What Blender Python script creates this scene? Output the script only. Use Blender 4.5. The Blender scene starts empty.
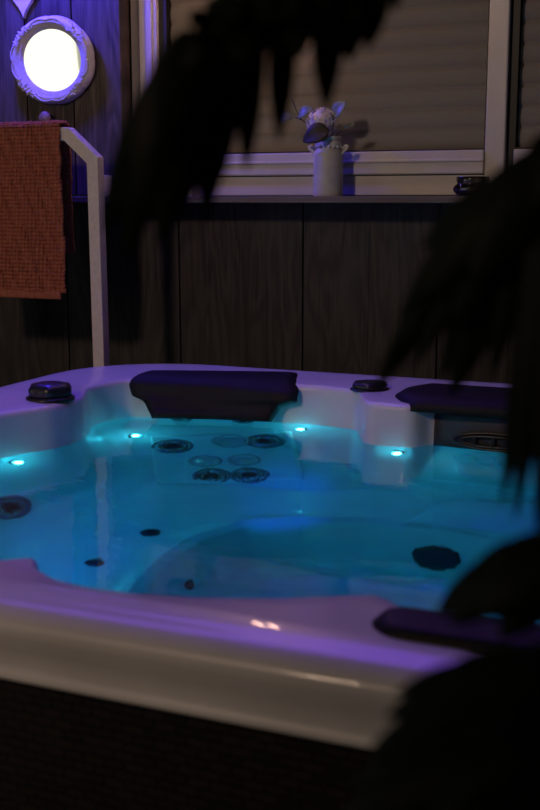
import bpy, bmesh, math, random
from mathutils import Vector, Matrix
from mathutils.bvhtree import BVHTree
random.seed(7)
PI = math.pi
sc = bpy.context.scene
COL = sc.collection

# ------------------------------------------------------------------ camera
F = 1125.0; PITCH = math.radians(10.3); YAW = math.radians(22.8); ZC = 1.42
cam = bpy.data.cameras.new('camera'); camo = bpy.data.objects.new('camera', cam); COL.objects.link(camo)
cam.sensor_fit = 'VERTICAL'; cam.sensor_height = 36.0; cam.lens = 36.0 * F / 810.0
camo.location = (0, 0, ZC); camo.rotation_euler = (PI/2 - PITCH, 0, YAW)
cam.clip_start = 0.05
cam.dof.use_dof = True; cam.dof.focus_distance = 3.7; cam.dof.aperture_fstop = 4.0
sc.camera = camo
sc.view_settings.view_transform = 'Standard'; sc.view_settings.look = 'None'
sc.view_settings.exposure = 0.0; sc.view_settings.gamma = 1.0
sc.view_settings.use_curve_mapping = False
sc.cycles.use_denoising = True
sc.cycles.sample_clamp_indirect = 4.0
sc.cycles.max_bounces = 12
sc.cycles.transmission_bounces = 8
sc.cycles.caustics_refractive = True
sc.cycles.blur_glossy = 0.3

def ray(x, y):
    X = (x-270)/F; Y = -(y-405)/F
    cx, cy, cz = X, math.cos(PITCH)+Y*math.sin(PITCH), -math.sin(PITCH)+Y*math.cos(PITCH)
    return Vector((cx*math.cos(YAW)-cy*math.sin(YAW), cx*math.sin(YAW)+cy*math.cos(YAW), cz))
def on_z(x, y, z):
    d = ray(x, y); t = (z-ZC)/d.z; return Vector((d.x*t, d.y*t, z))
def on_v(x, y, v):
    d = ray(x, y); t = v/d.y; return Vector((d.x*t, v, ZC+d.z*t))
def at(x, y, dist):                     # a point some metres away from the viewpoint
    return Vector((0, 0, ZC)) + ray(x, y).normalized()*dist

# ------------------------------------------------------------------ materials
def mat(name, color, rough=.5, metal=0., spec=.5, coat=0., sub=None):
    m = bpy.data.materials.new(name); m.use_nodes = True
    b = m.node_tree.nodes['Principled BSDF']
    b.inputs['Base Color'].default_value = (*color, 1); b.inputs['Roughness'].default_value = rough
    b.inputs['Metallic'].default_value = metal; b.inputs['Specular IOR Level'].default_value = spec
    b.inputs['Coat Weight'].default_value = coat; b.inputs['Coat Roughness'].default_value = .035
    return m
def nodes(m): return m.node_tree.nodes, m.node_tree.links, m.node_tree.nodes['Principled BSDF']
def vary(m, c1, c2, scale=(8, 8, 8), bump=.0, bscale=None, detail=6, rough_var=None):
    n, l, b = nodes(m)
    tc = n.new('ShaderNodeTexCoord'); mp = n.new('ShaderNodeMapping'); mp.inputs['Scale'].default_value = scale
    nt = n.new('ShaderNodeTexNoise'); nt.inputs['Detail'].default_value = detail; nt.inputs['Scale'].default_value = 1
    cr = n.new('ShaderNodeValToRGB'); cr.color_ramp.elements[0].color = (*c1, 1); cr.color_ramp.elements[1].color = (*c2, 1)
    cr.color_ramp.elements[0].position = .3; cr.color_ramp.elements[1].position = .7
    l.new(tc.outputs['Object'], mp.inputs['Vector']); l.new(mp.outputs[0], nt.inputs['Vector'])
    l.new(nt.outputs['Fac'], cr.inputs[0]); l.new(cr.outputs[0], b.inputs['Base Color'])
    if bump:
        bp = n.new('ShaderNodeBump'); bp.inputs['Strength'].default_value = bump; bp.inputs['Distance'].default_value = .004
        if bscale:
            mp2 = n.new('ShaderNodeMapping'); mp2.inputs['Scale'].default_value = bscale
            nt2 = n.new('ShaderNodeTexNoise'); nt2.inputs['Scale'].default_value = 1; nt2.inputs['Detail'].default_value = 4
            l.new(tc.outputs['Object'], mp2.inputs['Vector']); l.new(mp2.outputs[0], nt2.inputs['Vector'])
            l.new(nt2.outputs['Fac'], bp.inputs['Height'])
        else: l.new(nt.outputs['Fac'], bp.inputs['Height'])
        l.new(bp.outputs[0], b.inputs['Normal'])
    return m
def wood_mat(name, c1, c2, board, phase):
    m = mat(name, c1, .65); n, l, b = nodes(m)
    tc = n.new('ShaderNodeTexCoord'); sp = n.new('ShaderNodeSeparateXYZ'); l.new(tc.outputs['Object'], sp.inputs[0])
    ad = n.new('ShaderNodeMath'); ad.operation = 'ADD'; ad.inputs[1].default_value = phase; l.new(sp.outputs[0], ad.inputs[0])
    dv = n.new('ShaderNodeMath'); dv.operation = 'DIVIDE'; dv.inputs[1].default_value = board; l.new(ad.outputs[0], dv.inputs[0])
    fl = n.new('ShaderNodeMath'); fl.operation = 'FLOOR'; l.new(dv.outputs[0], fl.inputs[0])
    mu = n.new('ShaderNodeMath'); mu.operation = 'MULTIPLY'; mu.inputs[1].default_value = 3.71; l.new(fl.outputs[0], mu.inputs[0])
    cb = n.new('ShaderNodeCombineXYZ'); l.new(sp.outputs[0], cb.inputs[0]); l.new(mu.outputs[0], cb.inputs[1]); l.new(sp.outputs[2], cb.inputs[2])
    mp = n.new('ShaderNodeMapping'); mp.inputs['Scale'].default_value = (7, 1, 1.3); l.new(cb.outputs[0], mp.inputs['Vector'])
    n1 = n.new('ShaderNodeTexNoise'); n1.inputs['Scale'].default_value = 1.0; n1.inputs['Detail'].default_value = 2; l.new(mp.outputs[0], n1.inputs['Vector'])
    m1 = n.new('ShaderNodeMath'); m1.operation = 'MULTIPLY'; m1.inputs[1].default_value = 60; l.new(n1.outputs['Fac'], m1.inputs[0])
    sn = n.new('ShaderNodeMath'); sn.operation = 'SINE'; l.new(m1.outputs[0], sn.inputs[0])
    mp2 = n.new('ShaderNodeMapping'); mp2.inputs['Scale'].default_value = (160, 1, 5); l.new(cb.outputs[0], mp2.inputs['Vector'])
    n2 = n.new('ShaderNodeTexNoise'); n2.inputs['Scale'].default_value = 1.0; n2.inputs['Detail'].default_value = 5; l.new(mp2.outputs[0], n2.inputs['Vector'])
    mx = n.new('ShaderNodeMath'); mx.operation = 'MULTIPLY_ADD'; mx.inputs[1].default_value = .16; l.new(sn.outputs[0], mx.inputs[0]); l.new(n2.outputs['Fac'], mx.inputs[2])
    wn = n.new('ShaderNodeTexWhiteNoise'); wn.noise_dimensions = '1D'; l.new(fl.outputs[0], wn.inputs['W'])
    m3 = n.new('ShaderNodeMath'); m3.operation = 'MULTIPLY_ADD'; m3.inputs[1].default_value = .3; l.new(wn.outputs['Value'], m3.inputs[0]); l.new(mx.outputs[0], m3.inputs[2])
    cr = n.new('ShaderNodeValToRGB'); cr.color_ramp.elements[0].color = (*c1, 1); cr.color_ramp.elements[1].color = (*c2, 1)
    cr.color_ramp.elements[0].position = .35; cr.color_ramp.elements[1].position = .95
    l.new(m3.outputs[0], cr.inputs[0]); l.new(cr.outputs[0], b.inputs['Base Color'])
    bp = n.new('ShaderNodeBump'); bp.inputs['Strength'].default_value = .6; bp.inputs['Distance'].default_value = .003
    l.new(mx.outputs[0], bp.inputs['Height']); l.new(bp.outputs[0], b.inputs['Normal'])
    return m
def emis(name, color, s):
    m = bpy.data.materials.new(name); m.use_nodes = True; n = m.node_tree.nodes; n.clear()
    e = n.new('ShaderNodeEmission'); e.inputs[0].default_value = (*color, 1); e.inputs[1].default_value = s
    o = n.new('ShaderNodeOutputMaterial'); m.node_tree.links.new(e.outputs[0], o.inputs[0]); return m

M = {}
M['planks'] = wood_mat('dark_planks', (.012, .0105, .010), (.052, .043, .040), .4925, 10.0*.4925+1.45)
M['planks_up'] = wood_mat('upper_planks', (.024, .020, .017), (.11, .09, .075), .205, 20*.205+2.13)
M['ledge'] = vary(mat('ledge_wood', (.1, .09, .08), .6), (.10, .085, .075), (.2, .17, .15), (3, 60, 60), .4)
M['white_frame'] = vary(mat('white_frame', (.6, .58, .56), .35), (.52, .49, .48), (.64, .61, .59), (5, 5, 3), .1)
M['grey_frame'] = mat('grey_frame', (.22, .2, .2), .5)
M['black'] = mat('black_rubber', (.012, .012, .012), .5)
M['acrylic'] = vary(mat('pearl_acrylic', (.7, .68, .67), .34, coat=.45), (.66, .64, .63), (.74, .72, .71), (9, 9, 9), 0)
M['jet'] = mat('dark_chrome', (.30, .32, .34), .25, .9)
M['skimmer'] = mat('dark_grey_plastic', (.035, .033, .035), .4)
M['cover'] = mat('grey_acrylic', (.42, .42, .42), .2, coat=.5)
M['jet_ring'] = mat('grey_ring', (.16, .17, .18), .3)
M['jet_black'] = mat('jet_black', (.02, .02, .022), .3)
M['pillow'] = vary(mat('black_foam', (.008, .007, .008), .62, spec=.25), (.006, .005, .006), (.011, .010, .010), (30, 30, 30), .2, (200, 200, 200))
M['rail'] = vary(mat('painted_rail', (.62, .55, .5), .5), (.70, .63, .57), (.80, .73, .66), (60, 60, 60), .15, (400, 400, 400))
M['towel'] = vary(mat('terracotta_cotton', (.42, .13, .07), .95, spec=.1), (.36, .12, .075), (.50, .18, .12), (60, 60, 60), .5, (700, 700, 700))
M['mirror_frame'] = vary(mat('white_plaster', (.75, .72, .7), .55), (.68, .65, .63), (.8, .77, .75), (40, 40, 40), .5, (110, 110, 110))
M['mirror'] = mat('silvered_glass', (.97, .97, .9), .02, 1.0)
M['vase'] = vary(mat('white_enamel', (.55, .53, .5), .45), (.5, .48, .45), (.62, .6, .56), (30, 30, 30), .3, (150, 150, 150))
M['lace'] = mat('lace', (.75, .73, .7), .9)
M['petal'] = mat('white_petal', (.72, .68, .72), .8)
M['leaf'] = vary(mat('green_leaf', (.10, .16, .12), .4), (.12, .17, .13), (.16, .22, .17), (60, 60, 60), 0)
M['dark_leaf'] = mat('dark_leaf', (.02, .02, .015), .6)
M['stem'] = mat('stem', (.05, .05, .03), .7)
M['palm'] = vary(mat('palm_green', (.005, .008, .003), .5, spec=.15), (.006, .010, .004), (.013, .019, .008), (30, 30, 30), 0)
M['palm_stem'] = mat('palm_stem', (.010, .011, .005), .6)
M['trunk'] = vary(mat('palm_trunk', (.06, .045, .03), .9), (.04, .03, .02), (.09, .07, .045), (10, 10, 40), .8)
M['pot'] = mat('dark_pot', (.04, .035, .03), .6)
M['soil'] = vary(mat('soil', (.03, .02, .015), .95), (.02, .015, .01), (.05, .035, .025), (60, 60, 60), .8)
M['white_pot'] = mat('white_pot', (.5, .48, .46), .4)
M['ceramic'] = mat('white_ceramic', (.85, .83, .82), .25)
M['peg'] = mat('wood_peg', (.28, .2, .13), .5)
M['deck'] = wood_mat('deck_boards', (.03, .022, .017), (.09, .07, .055), .14, 30*.14)
M['heart'] = vary(mat('white_wood', (.75, .72, .7), .6), (.68, .65, .63), (.8, .77, .75), (20, 20, 90), .2)
M['lit'] = emis('lit_room_window', (1.0, 1.0, .87), 1.25)
M['led'] = emis('cyan_led', (.55, 1.0, .95), 5.0)
M['bulb'] = emis('warm_bulb', (1.0, .55, .40), 45.0)
M['violet_bulb'] = emis('violet_bulb', (.35, .18, 1.0), 6.0)
M['wax'] = mat('wax', (.7, .6, .5), .5)
M['house'] = vary(mat('house_wall', (.12, .1, .09), .9), (.1, .085, .075), (.14, .12, .1), (20, 20, 20), .4)

m = M['skirt'] = mat('woven_wicker', (.035, .022, .015), .5); n, l, b = nodes(m)
tc = n.new('ShaderNodeTexCoord'); sp = n.new('ShaderNodeSeparateXYZ'); l.new(tc.outputs['Object'], sp.inputs[0])
ad = n.new('ShaderNodeMath'); ad.operation = 'ADD'; l.new(sp.outputs[0], ad.inputs[0]); l.new(sp.outputs[1], ad.inputs[1])
cb = n.new('ShaderNodeCombineXYZ'); l.new(ad.outputs[0], cb.inputs[0]); l.new(sp.outputs[2], cb.inputs[1])
bk = n.new('ShaderNodeTexBrick'); bk.inputs['Scale'].default_value = 16; bk.inputs['Color1'].default_value = (.018, .011, .008, 1)
bk.inputs['Color2'].default_value = (.007, .005, .004, 1); bk.inputs['Mortar'].default_value = (.003, .003, .003, 1)
bk.inputs['Mortar Size'].default_value = .03; bk.inputs['Mortar Smooth'].default_value = .8; bk.inputs['Row Height'].default_value = .22
l.new(cb.outputs[0], bk.inputs['Vector']); l.new(bk.outputs['Color'], b.inputs['Base Color'])
bp = n.new('ShaderNodeBump'); bp.invert = True; bp.inputs['Strength'].default_value = 1; bp.inputs['Distance'].default_value = .008
l.new(bk.outputs['Fac'], bp.inputs['Height']); l.new(bp.outputs[0], b.inputs['Normal'])

m = M['water'] = bpy.data.materials.new('pool_water'); m.use_nodes = True; n = m.node_tree.nodes; l = m.node_tree.links; n.clear()
g = n.new('ShaderNodeBsdfRefraction'); g.inputs['IOR'].default_value = 1.333; g.inputs['Roughness'].default_value = 0.0
g.inputs['Color'].default_value = (.22, .86, 1, 1)
gg = n.new('ShaderNodeBsdfGlossy'); gg.inputs['Roughness'].default_value = .0
ff = n.new('ShaderNodeFresnel'); ff.inputs['IOR'].default_value = 1.333; wm = n.new('ShaderNodeMixShader')
l.new(ff.outputs[0], wm.inputs[0]); l.new(g.outputs[0], wm.inputs[1]); l.new(gg.outputs[0], wm.inputs[2])
o = n.new('ShaderNodeOutputMaterial'); l.new(wm.outputs[0], o.inputs[0])
tc = n.new('ShaderNodeTexCoord'); mp = n.new('ShaderNodeMapping'); mp.inputs['Rotation'].default_value = (0, 0, YAW); mp.inputs['Scale'].default_value = (7, 13, 1)
nt = n.new('ShaderNodeTexNoise'); nt.inputs['Scale'].default_value = 1.0; nt.inputs['Detail'].default_value = 3; nt.inputs['Roughness'].default_value = .5
bp = n.new('ShaderNodeBump'); bp.inputs['Strength'].default_value = .22; bp.inputs['Distance'].default_value = .006
l.new(tc.outputs['Object'], mp.inputs['Vector']); l.new(mp.outputs[0], nt.inputs['Vector']); l.new(nt.outputs['Fac'], bp.inputs['Height']); l.new(bp.outputs[0], g.inputs['Normal']); l.new(bp.outputs[0], gg.inputs['Normal']); l.new(bp.outputs[0], ff.inputs['Normal'])

m = M['pane'] = bpy.data.materials.new('window_glass'); m.use_nodes = True; n = m.node_tree.nodes; l = m.node_tree.links; n.clear()
tr = n.new('ShaderNodeBsdfTransparent'); gl = n.new('ShaderNodeBsdfGlossy'); gl.inputs['Roughness'].default_value = .03
fr = n.new('ShaderNodeFresnel'); fr.inputs['IOR'].default_value = 1.5; mx = n.new('ShaderNodeMixShader'); o = n.new('ShaderNodeOutputMaterial')
l.new(fr.outputs[0], mx.inputs[0]); l.new(tr.outputs[0], mx.inputs[1]); l.new(gl.outputs[0], mx.inputs[2]); l.new(mx.outputs[0], o.inputs[0])

m = M['glass'] = bpy.data.materials.new('clear_glass'); m.use_nodes = True; n = m.node_tree.nodes; l = m.node_tree.links; n.clear()
tr = n.new('ShaderNodeBsdfTransparent'); tr.inputs[0].default_value = (.5, .45, .42, 1); gl = n.new('ShaderNodeBsdfGlossy'); gl.inputs['Roughness'].default_value = .06
fr = n.new('ShaderNodeFresnel'); fr.inputs['IOR'].default_value = 1.9; mx = n.new('ShaderNodeMixShader'); o = n.new('ShaderNodeOutputMaterial')
l.new(fr.outputs[0], mx.inputs[0]); l.new(tr.outputs[0], mx.inputs[1]); l.new(gl.outputs[0], mx.inputs[2]); l.new(mx.outputs[0], o.inputs[0])

m = M['blind'] = bpy.data.materials.new('blind_slats'); m.use_nodes = True; n = m.node_tree.nodes; l = m.node_tree.links; n.clear()
df = n.new('ShaderNodeBsdfDiffuse'); df.inputs[0].default_value = (.52, .48, .49, 1); ts = n.new('ShaderNodeBsdfTranslucent'); ts.inputs[0].default_value = (.5, .42, .36, 1)
mx = n.new('ShaderNodeMixShader'); mx.inputs[0].default_value = .35; o = n.new('ShaderNodeOutputMaterial')
l.new(df.outputs[0], mx.inputs[1]); l.new(ts.outputs[0], mx.inputs[2]); l.new(mx.outputs[0], o.inputs[0])

# ------------------------------------------------------------------ helpers
def tag(o, label=None, cat=None, group=None, kind=None):
    if label: o['label'] = label
    if cat: o['category'] = cat
    if group: o['group'] = group
    if kind: o['kind'] = kind
    return o
def empty(name, loc, label, cat, group=None):
    o = bpy.data.objects.new(name, None); COL.objects.link(o); o.location = loc
    return tag(o, label, cat, group)
def link(name, bm, m, parent=None, smooth=True, weld=False):
    if weld: bmesh.ops.remove_doubles(bm, verts=bm.verts, dist=1e-5)
    if parent:
        r = parent
        while r.parent: r = r.parent
        bmesh.ops.translate(bm, vec=-Vector(r.location), verts=bm.verts)
    me = bpy.data.meshes.new(name); bm.to_mesh(me); bm.free()
    if smooth:
        me.polygons.foreach_set('use_smooth', [True]*len(me.polygons))
    me.materials.append(m)
    o = bpy.data.objects.new(name, me); COL.objects.link(o)
    if parent:
        o.parent = parent
    return o
def box(bm, x0, x1, y0, y1, z0, z1, bev=0.0):
    r = bmesh.ops.create_cube(bm, size=1)
    vs = r['verts']
    for v in vs:
        v.co = Vector(((x0+x1)/2+v.co.x*(x1-x0), (y0+y1)/2+v.co.y*(y1-y0), (z0+z1)/2+v.co.z*(z1-z0)))
    if bev:
        es = list({e for v in vs for e in v.link_edges})
        bmesh.ops.bevel(bm, geom=es, offset=bev, segments=2, affect='EDGES', profile=.5)
    return vs
def lathe(bm, prof, seg=32, mtx=None, rfun=None):
    rings = []
    for (r, z) in prof:
        ring = []
        for k in range(seg):
            t = 2*PI*k/seg; rr = r*(rfun(t, r, z) if rfun else 1)
            p = Vector((rr*math.cos(t), rr*math.sin(t), z))
            ring.append(bm.verts.new(mtx @ p if mtx else p))
        rings.append(ring)
    for a, b in zip(rings, rings[1:]):
        for k in range(seg):
            bm.faces.new((a[k], a[(k+1) % seg], b[(k+1) % seg], b[k]))
    if prof[0][0] > 1e-6: bm.faces.new(rings[0][::-1])
    if prof[-1][0] > 1e-6: bm.faces.new(rings[-1])
    return rings
def tube(bm, pts, rad, seg=8, square=None, cap=True):
    pts = [Vector(p) for p in pts]; n = len(pts)
    rads = rad if isinstance(rad, (list, tuple)) else [rad]*n
    rings = []; up = Vector((0, 0, 1)); prev = None
    for i, p in enumerate(pts):
        t = (pts[min(i+1, n-1)]-pts[max(i-1, 0)]).normalized()
        s = t.cross(up if abs(t.z) < .95 else Vector((0, 1, 0))).normalized() if prev is None else (prev - t*prev.dot(t)).normalized()
        prev = s; w = s.cross(t).normalized()
        rings.append([bm.verts.new(p+(s*math.cos(2*PI*k/seg)+w*math.sin(2*PI*k/seg))*rads[i]) for k in range(seg)])
    for a, b in zip(rings, rings[1:]):
        for k in range(seg): bm.faces.new((a[k], a[(k+1) % seg], b[(k+1) % seg], b[k]))
    if cap: bm.faces.new(rings[0][::-1]); bm.faces.new(rings[-1])
def frame_of(p, nrm):
    nrm = Vector(nrm).normalized(); q = nrm.to_track_quat('Z', 'Y')
    return Matrix.Translation(p) @ q.to_matrix().to_4x4()

# ------------------------------------------------------------------ the setting
VW = 3.75                                      # face of the plank wall
bm = bmesh.new(); box(bm, -6.2, 3.2, -3.6, 4.2, -.06, 0)
tag(link('floor', bm, M['deck'], smooth=False), kind='structure')
bm = bmesh.new()
box(bm, -6.2, 3.2, VW+.03, VW+.10, 0, 1.412)
x = -1.45-.4925*8
while x < 3.0:
    box(bm, x+.0025, x+.245, VW+.0015, VW+.032, 0.0, 1.412, .001); box(bm, x+.246, x+.490, VW, VW+.032, 0.0, 1.412, .001); x += .4925
tag(link('wall_back', bm, M['planks'], smooth=False), 'dark stained vertical plank wall below the window ledge', kind='structure')
VU = VW-.07                                    # the cladding beside the window stands proud of the frame
bm = bmesh.new()
box(bm, -6.2, -2.135, VU+.03, VW+.10, 1.44, 3.1)
x = -2.13-.205
while x > -6.2:
    box(bm, x+.0025, x+.2025, VU, VU+.032, 1.44, 3.1, .0025); x -= .205
tag(link('wall_back_upper', bm, M['planks_up'], smooth=False), kind='structure')
bm = bmesh.new(); box(bm, -6.2, 3.2, VW-.17, VW+.1, 1.412, 1.434, .003)
tag(link('trim_1', bm, M['ledge'], smooth=False), kind='structure')
bm = bmesh.new(); box(bm, -2.13, 3.2, VW-.01, VW+.1, 2.75, 3.1)
tag(link('wall_back_lintel', bm, M['planks_up'], smooth=False), kind='structure')

zt = 2.74
def window(name, ul, ur, left_post, right_post):
    root = empty(name, (ul, VW, 1.436), None, None); root['kind'] = 'structure'
    bm = bmesh.new()
    if left_post:
        box(bm, -2.085, -2.012, VW-.015, VW+.05, 1.437, zt, .004)
        box(bm, -2.055, -2.030, VW-.021, VW-.012, 1.437, zt, .003)
    if right_post: box(bm, ur, ur+.066, VW-.02, VW+.05, 1.437, zt, .005)
    x0 = -2.012 if left_post else ul
    box(bm, x0, ur, VW-.015, VW+.05, 1.437, 1.503, .004)
    box(bm, x0, ur, VW-.028, VW+.05, 1.506, 1.583, .005)
    box(bm, x0+.01, ur, VW-.034, VW-.02, 1.545, 1.555, .003)
    box(bm, x0, ur, VW-.015, VW+.05, zt-.08, zt, .004)
    link('window_frame', bm, M['white_frame'], root, False)
    bm = bmesh.new()
    g0 = ul-.03 if left_post else ul
    box(bm, g0, ul, VW, VW+.04, 1.584, zt-.08); box(bm, g0, ur, VW-.002, VW+.04, 1.5835, 1.589)
    box(bm, ur-.006, ur, VW-.005, VW+.04, 1.584, zt-.08)
    link('gasket', bm, M['black'], root, False)
    bm = bmesh.new(); box(bm, ul, ur-.006, VW+.012, VW+.016, 1.589, zt-.08)
    link('pane', bm, M['pane'], root, False)
    bm = bmesh.new()
    z = 1.589
    prof = []
    while z < zt-.08:
        for k in range(9):
            t = k/8; prof.append((VW+.045-.012*math.sin(PI*t)**.6, z+.0655*t))
        z += .0655
    prev = None
    for (y, z) in prof:
        a, b_ = bm.verts.new((ul-.02, y, z)), bm.verts.new((ur+.02, y, z))
        if prev: bm.faces.new((prev[0], prev[1], b_, a))
        prev = (a, b_)
    link('blind', bm, M['blind'], root, True)
    return root
window('window_1', -1.982, -.81, True, True)
window('window_2', -.715, 1.6, False, True)
bm = bmesh.new()
box(bm, -2.125, -2.088, VW-.005, VW+.06, 1.437, 2.75, .003)
tag(link('trim_2', bm, M['grey_frame'], smooth=False), kind='structure')
bm = bmesh.new(); box(bm, -.744, -.715, VW+.01, VW+.09, 1.437, 2.75)
tag(link('trim_3', bm, M['black'], smooth=False), kind='structure')
# the house opposite, whose lit window the mirror shows
bm = bmesh.new()
box(bm, -6.0, -5.86, -3.6, -2.25, 0, 3.1); box(bm, -6.0, -5.86, -.25, 3.6, 0, 3.1)
box(bm, -6.0, -5.86, -2.25, -.25, 0, .6); box(bm, -6.0, -5.86, -2.25, -.25, 2.65, 3.1)
tag(link('wall_left', bm, M['house'], smooth=False), kind='structure')
w3 = empty('window_3', (-5.9, -1.25, .6), None, None); w3['kind'] = 'structure'
bm = bmesh.new()
box(bm, -5.95, -5.84, -2.25, -2.18, .6, 2.65, .004); box(bm, -5.95, -5.84, -.32, -.25, .6, 2.65, .004)
box(bm, -5.95, -5.84, -2.18, -.32, .6, .67, .004); box(bm, -5.95, -5.84, -2.18, -.32, 2.58, 2.65, .004)
link('window_frame', bm, M['white_frame'], w3, False)
bm = bmesh.new(); box(bm, -5.93, -5.92, -2.18, -.32, .67, 2.58)
link('lit_blind', bm, M['lit'], w3, False)

# ------------------------------------------------------------------ hot tub
CX, CY = -.78, 2.1
N = 720
def radial(pts, sm=3):
    pa = sorted((math.atan2(v-CY, u-CX), math.hypot(u-CX, v-CY)) for u, v in pts)
    out = []
    for k in range(N):
        t = -PI+2*PI*k/N
        # intersect the ray with the polygon edge between neighbouring angles
        for i in range(len(pa)):
            a0, r0 = pa[i]; a1, r1 = pa[(i+1) % len(pa)]
            if i == len(pa)-1: a1 += 2*PI
            tt = t if t >= a0 or i < len(pa)-1 else t+2*PI
            if a0 <= tt < a1:
                p0 = (r0*math.cos(a0), r0*math.sin(a0)); p1 = (r1*math.cos(a1), r1*math.sin(a1))
                dx, dy = math.cos(tt), math.sin(tt); ex, ey = p1[0]-p0[0], p1[1]-p0[1]
                den = dx*ey-dy*ex
                out.append((p0[0]*ey-p0[1]*ex)/den if abs(den) > 1e-9 else r0); break
        else: out.append(pa[0][1])
    for _ in range(sm):
        out = [(out[k-1]+2*out[k]+out[(k+1) % N])/4 for k in range(N)]
    return out
def rrect(u0, u1, v0, v1, r, bow=0):
    pts = []
    for (cx, cy, a0) in ((u1-r, v1-r, 0), (u0+r*1.3, v1-r*1.3, 90), (u0+r, v0+r, 180), (u1-r, v0+r, 270)):
        rr = r*1.3 if a0 == 90 else r
        for k in range(13):
            t = math.radians(a0+90*k/12); pts.append((cx+rr*math.cos(t), cy+rr*math.sin(t)))
    return pts
OUT = radial(rrect(-1.955, .22, 1.165, 3.27, .27), 2)
INN = radial([(-1.715, 1.62), (-1.62, 1.46), (-1.5, 1.37), (-1.25, 1.30), (-1.08, 1.30), (-.99, 1.335), (-.958, 1.375), (-.93, 1.33), (-.88, 1.30), (-.82, 1.287),
              (-.74, 1.29), (-.65, 1.31), (-.55, 1.35), (-.48, 1.39), (-.44, 1.412), (-.405, 1.39), (-.35, 1.345), (-.29, 1.315), (-.15, 1.29), (-.03, 1.32), (.0, 1.45), (-.02, 1.9),
              (.0, 2.4), (-.06, 2.65), (-.2, 2.80), (-.35, 2.84), (-.55, 2.87), (-.72, 2.885), (-.745, 2.875), (-.765, 2.825), (-.79, 2.81), (-.88, 2.812), (-.925, 2.83), (-.94, 2.86), (-.955, 2.95), (-.98, 2.985),
              (-1.1, 3.01), (-1.25, 3.0), (-1.45, 2.965), (-1.60, 2.935), (-1.685, 2.895), (-1.712, 2.81), (-1.71, 2.73), (-1.68, 2.67), (-1.645, 2.60), (-1.635, 2.52), (-1.645, 2.44), (-1.685, 2.35), (-1.72, 2.25), (-1.74, 2.0)], 3)
BAS = radial([(-1.52, 1.7), (-1.4, 1.5), (-1.2, 1.42), (-.9, 1.40), (-.44, 1.44), (-.2, 1.42), (-.14, 1.6), (-.14, 2.3), (-.22, 2.6), (-.4, 2.70), (-.66, 2.72), (-.72, 2.75), (-.75, 2.785), (-.82, 2.79), (-.90, 2.785),
              (-.94, 2.76), (-.98, 2.72), (-1.1, 2.70), (-1.4, 2.69), (-1.47, 2.64), (-1.52, 2.5), (-1.54, 2.3), (-1.55, 2.0)], 12)
WEL = radial([(-1.09, 1.85), (-1.12, 2.0), (-1.135, 2.12), (-1.125, 2.25), (-1.07, 2.38), (-.95, 2.465), (-.8, 2.51), (-.6, 2.53), (-.4, 2.50), (-.28, 2.42), (-.22, 2.2), (-.24, 1.8), (-.4, 1.62), (-.7, 1.58), (-.95, 1.66)], 14)
def lerp(a, b, t): return [x+(y-x)*t for x, y in zip(a, b)]
def off(a, d): return [x+d for x in a]
rings = []
# lip: underside, vertical face, rounded shoulder, deck
rings += [(off(OUT, -.03), .80), (off(OUT, .0), .794), (off(OUT, .009), .796), (off(OUT, .010), .800), (off(OUT, .005), .806), (off(OUT, .002), .815), (off(OUT, .009), .84), (off(OUT, .017), .860)]
for k in range(1, 9):
    t = k/8*PI/2; rings.append((off(OUT, .019-.050*(1-math.cos(t))), .866+.0305*math.sin(t)))
for k in range(1, 9):
    t = k/8; rings.append((off(OUT, -.031-.049*t), .8965+.0042*(2*t-t*t)/1.0))
for t in (.15, .4, .6, .8): rings.append((lerp(off(OUT, -.08), off(INN, .018), t), .9005-.006*t))
for k in range(0, 7):
    t = k/6*PI/2; rings.append((off(INN, .016*(1-math.sin(t))), .893-.018+.018*math.cos(t)))
for z in (.85, .82, .79, .77, .745): rings.append((off(INN, -.002-(.875-z)*.06), z))
I2 = off(INN, -.01)
for k in range(1, 13):
    t = k/12; rings.append((lerp(I2, BAS, t**1.05), .74-(.74-.42)*t))
for k in range(1, 6):
    t = k/5*PI/2; rings.append((lerp(BAS, WEL, .12*math.sin(t)), .42-.035*math.sin(t)))
for t in (.25, .45, .65, .85): rings.append((lerp(BAS, WEL, t), .385-.004*t))
rings.append((off(WEL, .022), .383)); rings.append((off(WEL, .012), .392)); rings.append((off(WEL, .004), .392))
for k in range(1, 6):
    t = k/5*PI/2; rings.append((off(WEL, -.022*math.sin(t)), .382-.022*(1-math.cos(t))))
for t in (.25, .5, .75, 1): rings.append((off(WEL, -.022-.05*t), .36-.20*t))
for k in range(1, 5):
    t = k/4*PI/2; rings.append((off(WEL, -.072-.04*math.sin(t)), .16-.04*math.sin(t)))
for s in (.75, .5, .25): rings.append(([x*s for x in off(WEL, -.112)], .118))

bm = bmesh.new(); vr = []
cs = [(math.cos(-PI+2*PI*k/N), math.sin(-PI+2*PI*k/N)) for k in range(N)]
for rad, z in rings: vr.append([bm.verts.new((CX+rad[k]*cs[k][0], CY+rad[k]*cs[k][1], z)) for k in range(N)])
for a, b_ in zip(vr, vr[1:]):
    for k in range(N): bm.faces.new((a[k], a[(k+1) % N], b_[(k+1) % N], b_[k]))
cv = bm.verts.new((CX, CY, .118))
for k in range(N): bm.faces.new((vr[-1][k], vr[-1][(k+1) % N], cv))
bmesh.ops.recalc_face_normals(bm, faces=bm.faces)
bvh = BVHTree.FromBMesh(bm)
tub = empty('hot_tub', (-.87, 2.2, 0), 'large square acrylic hot tub with a woven dark cabinet, glowing cyan inside', 'hot tub')
shell = link('shell', bm, M['acrylic'], tub)
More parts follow.
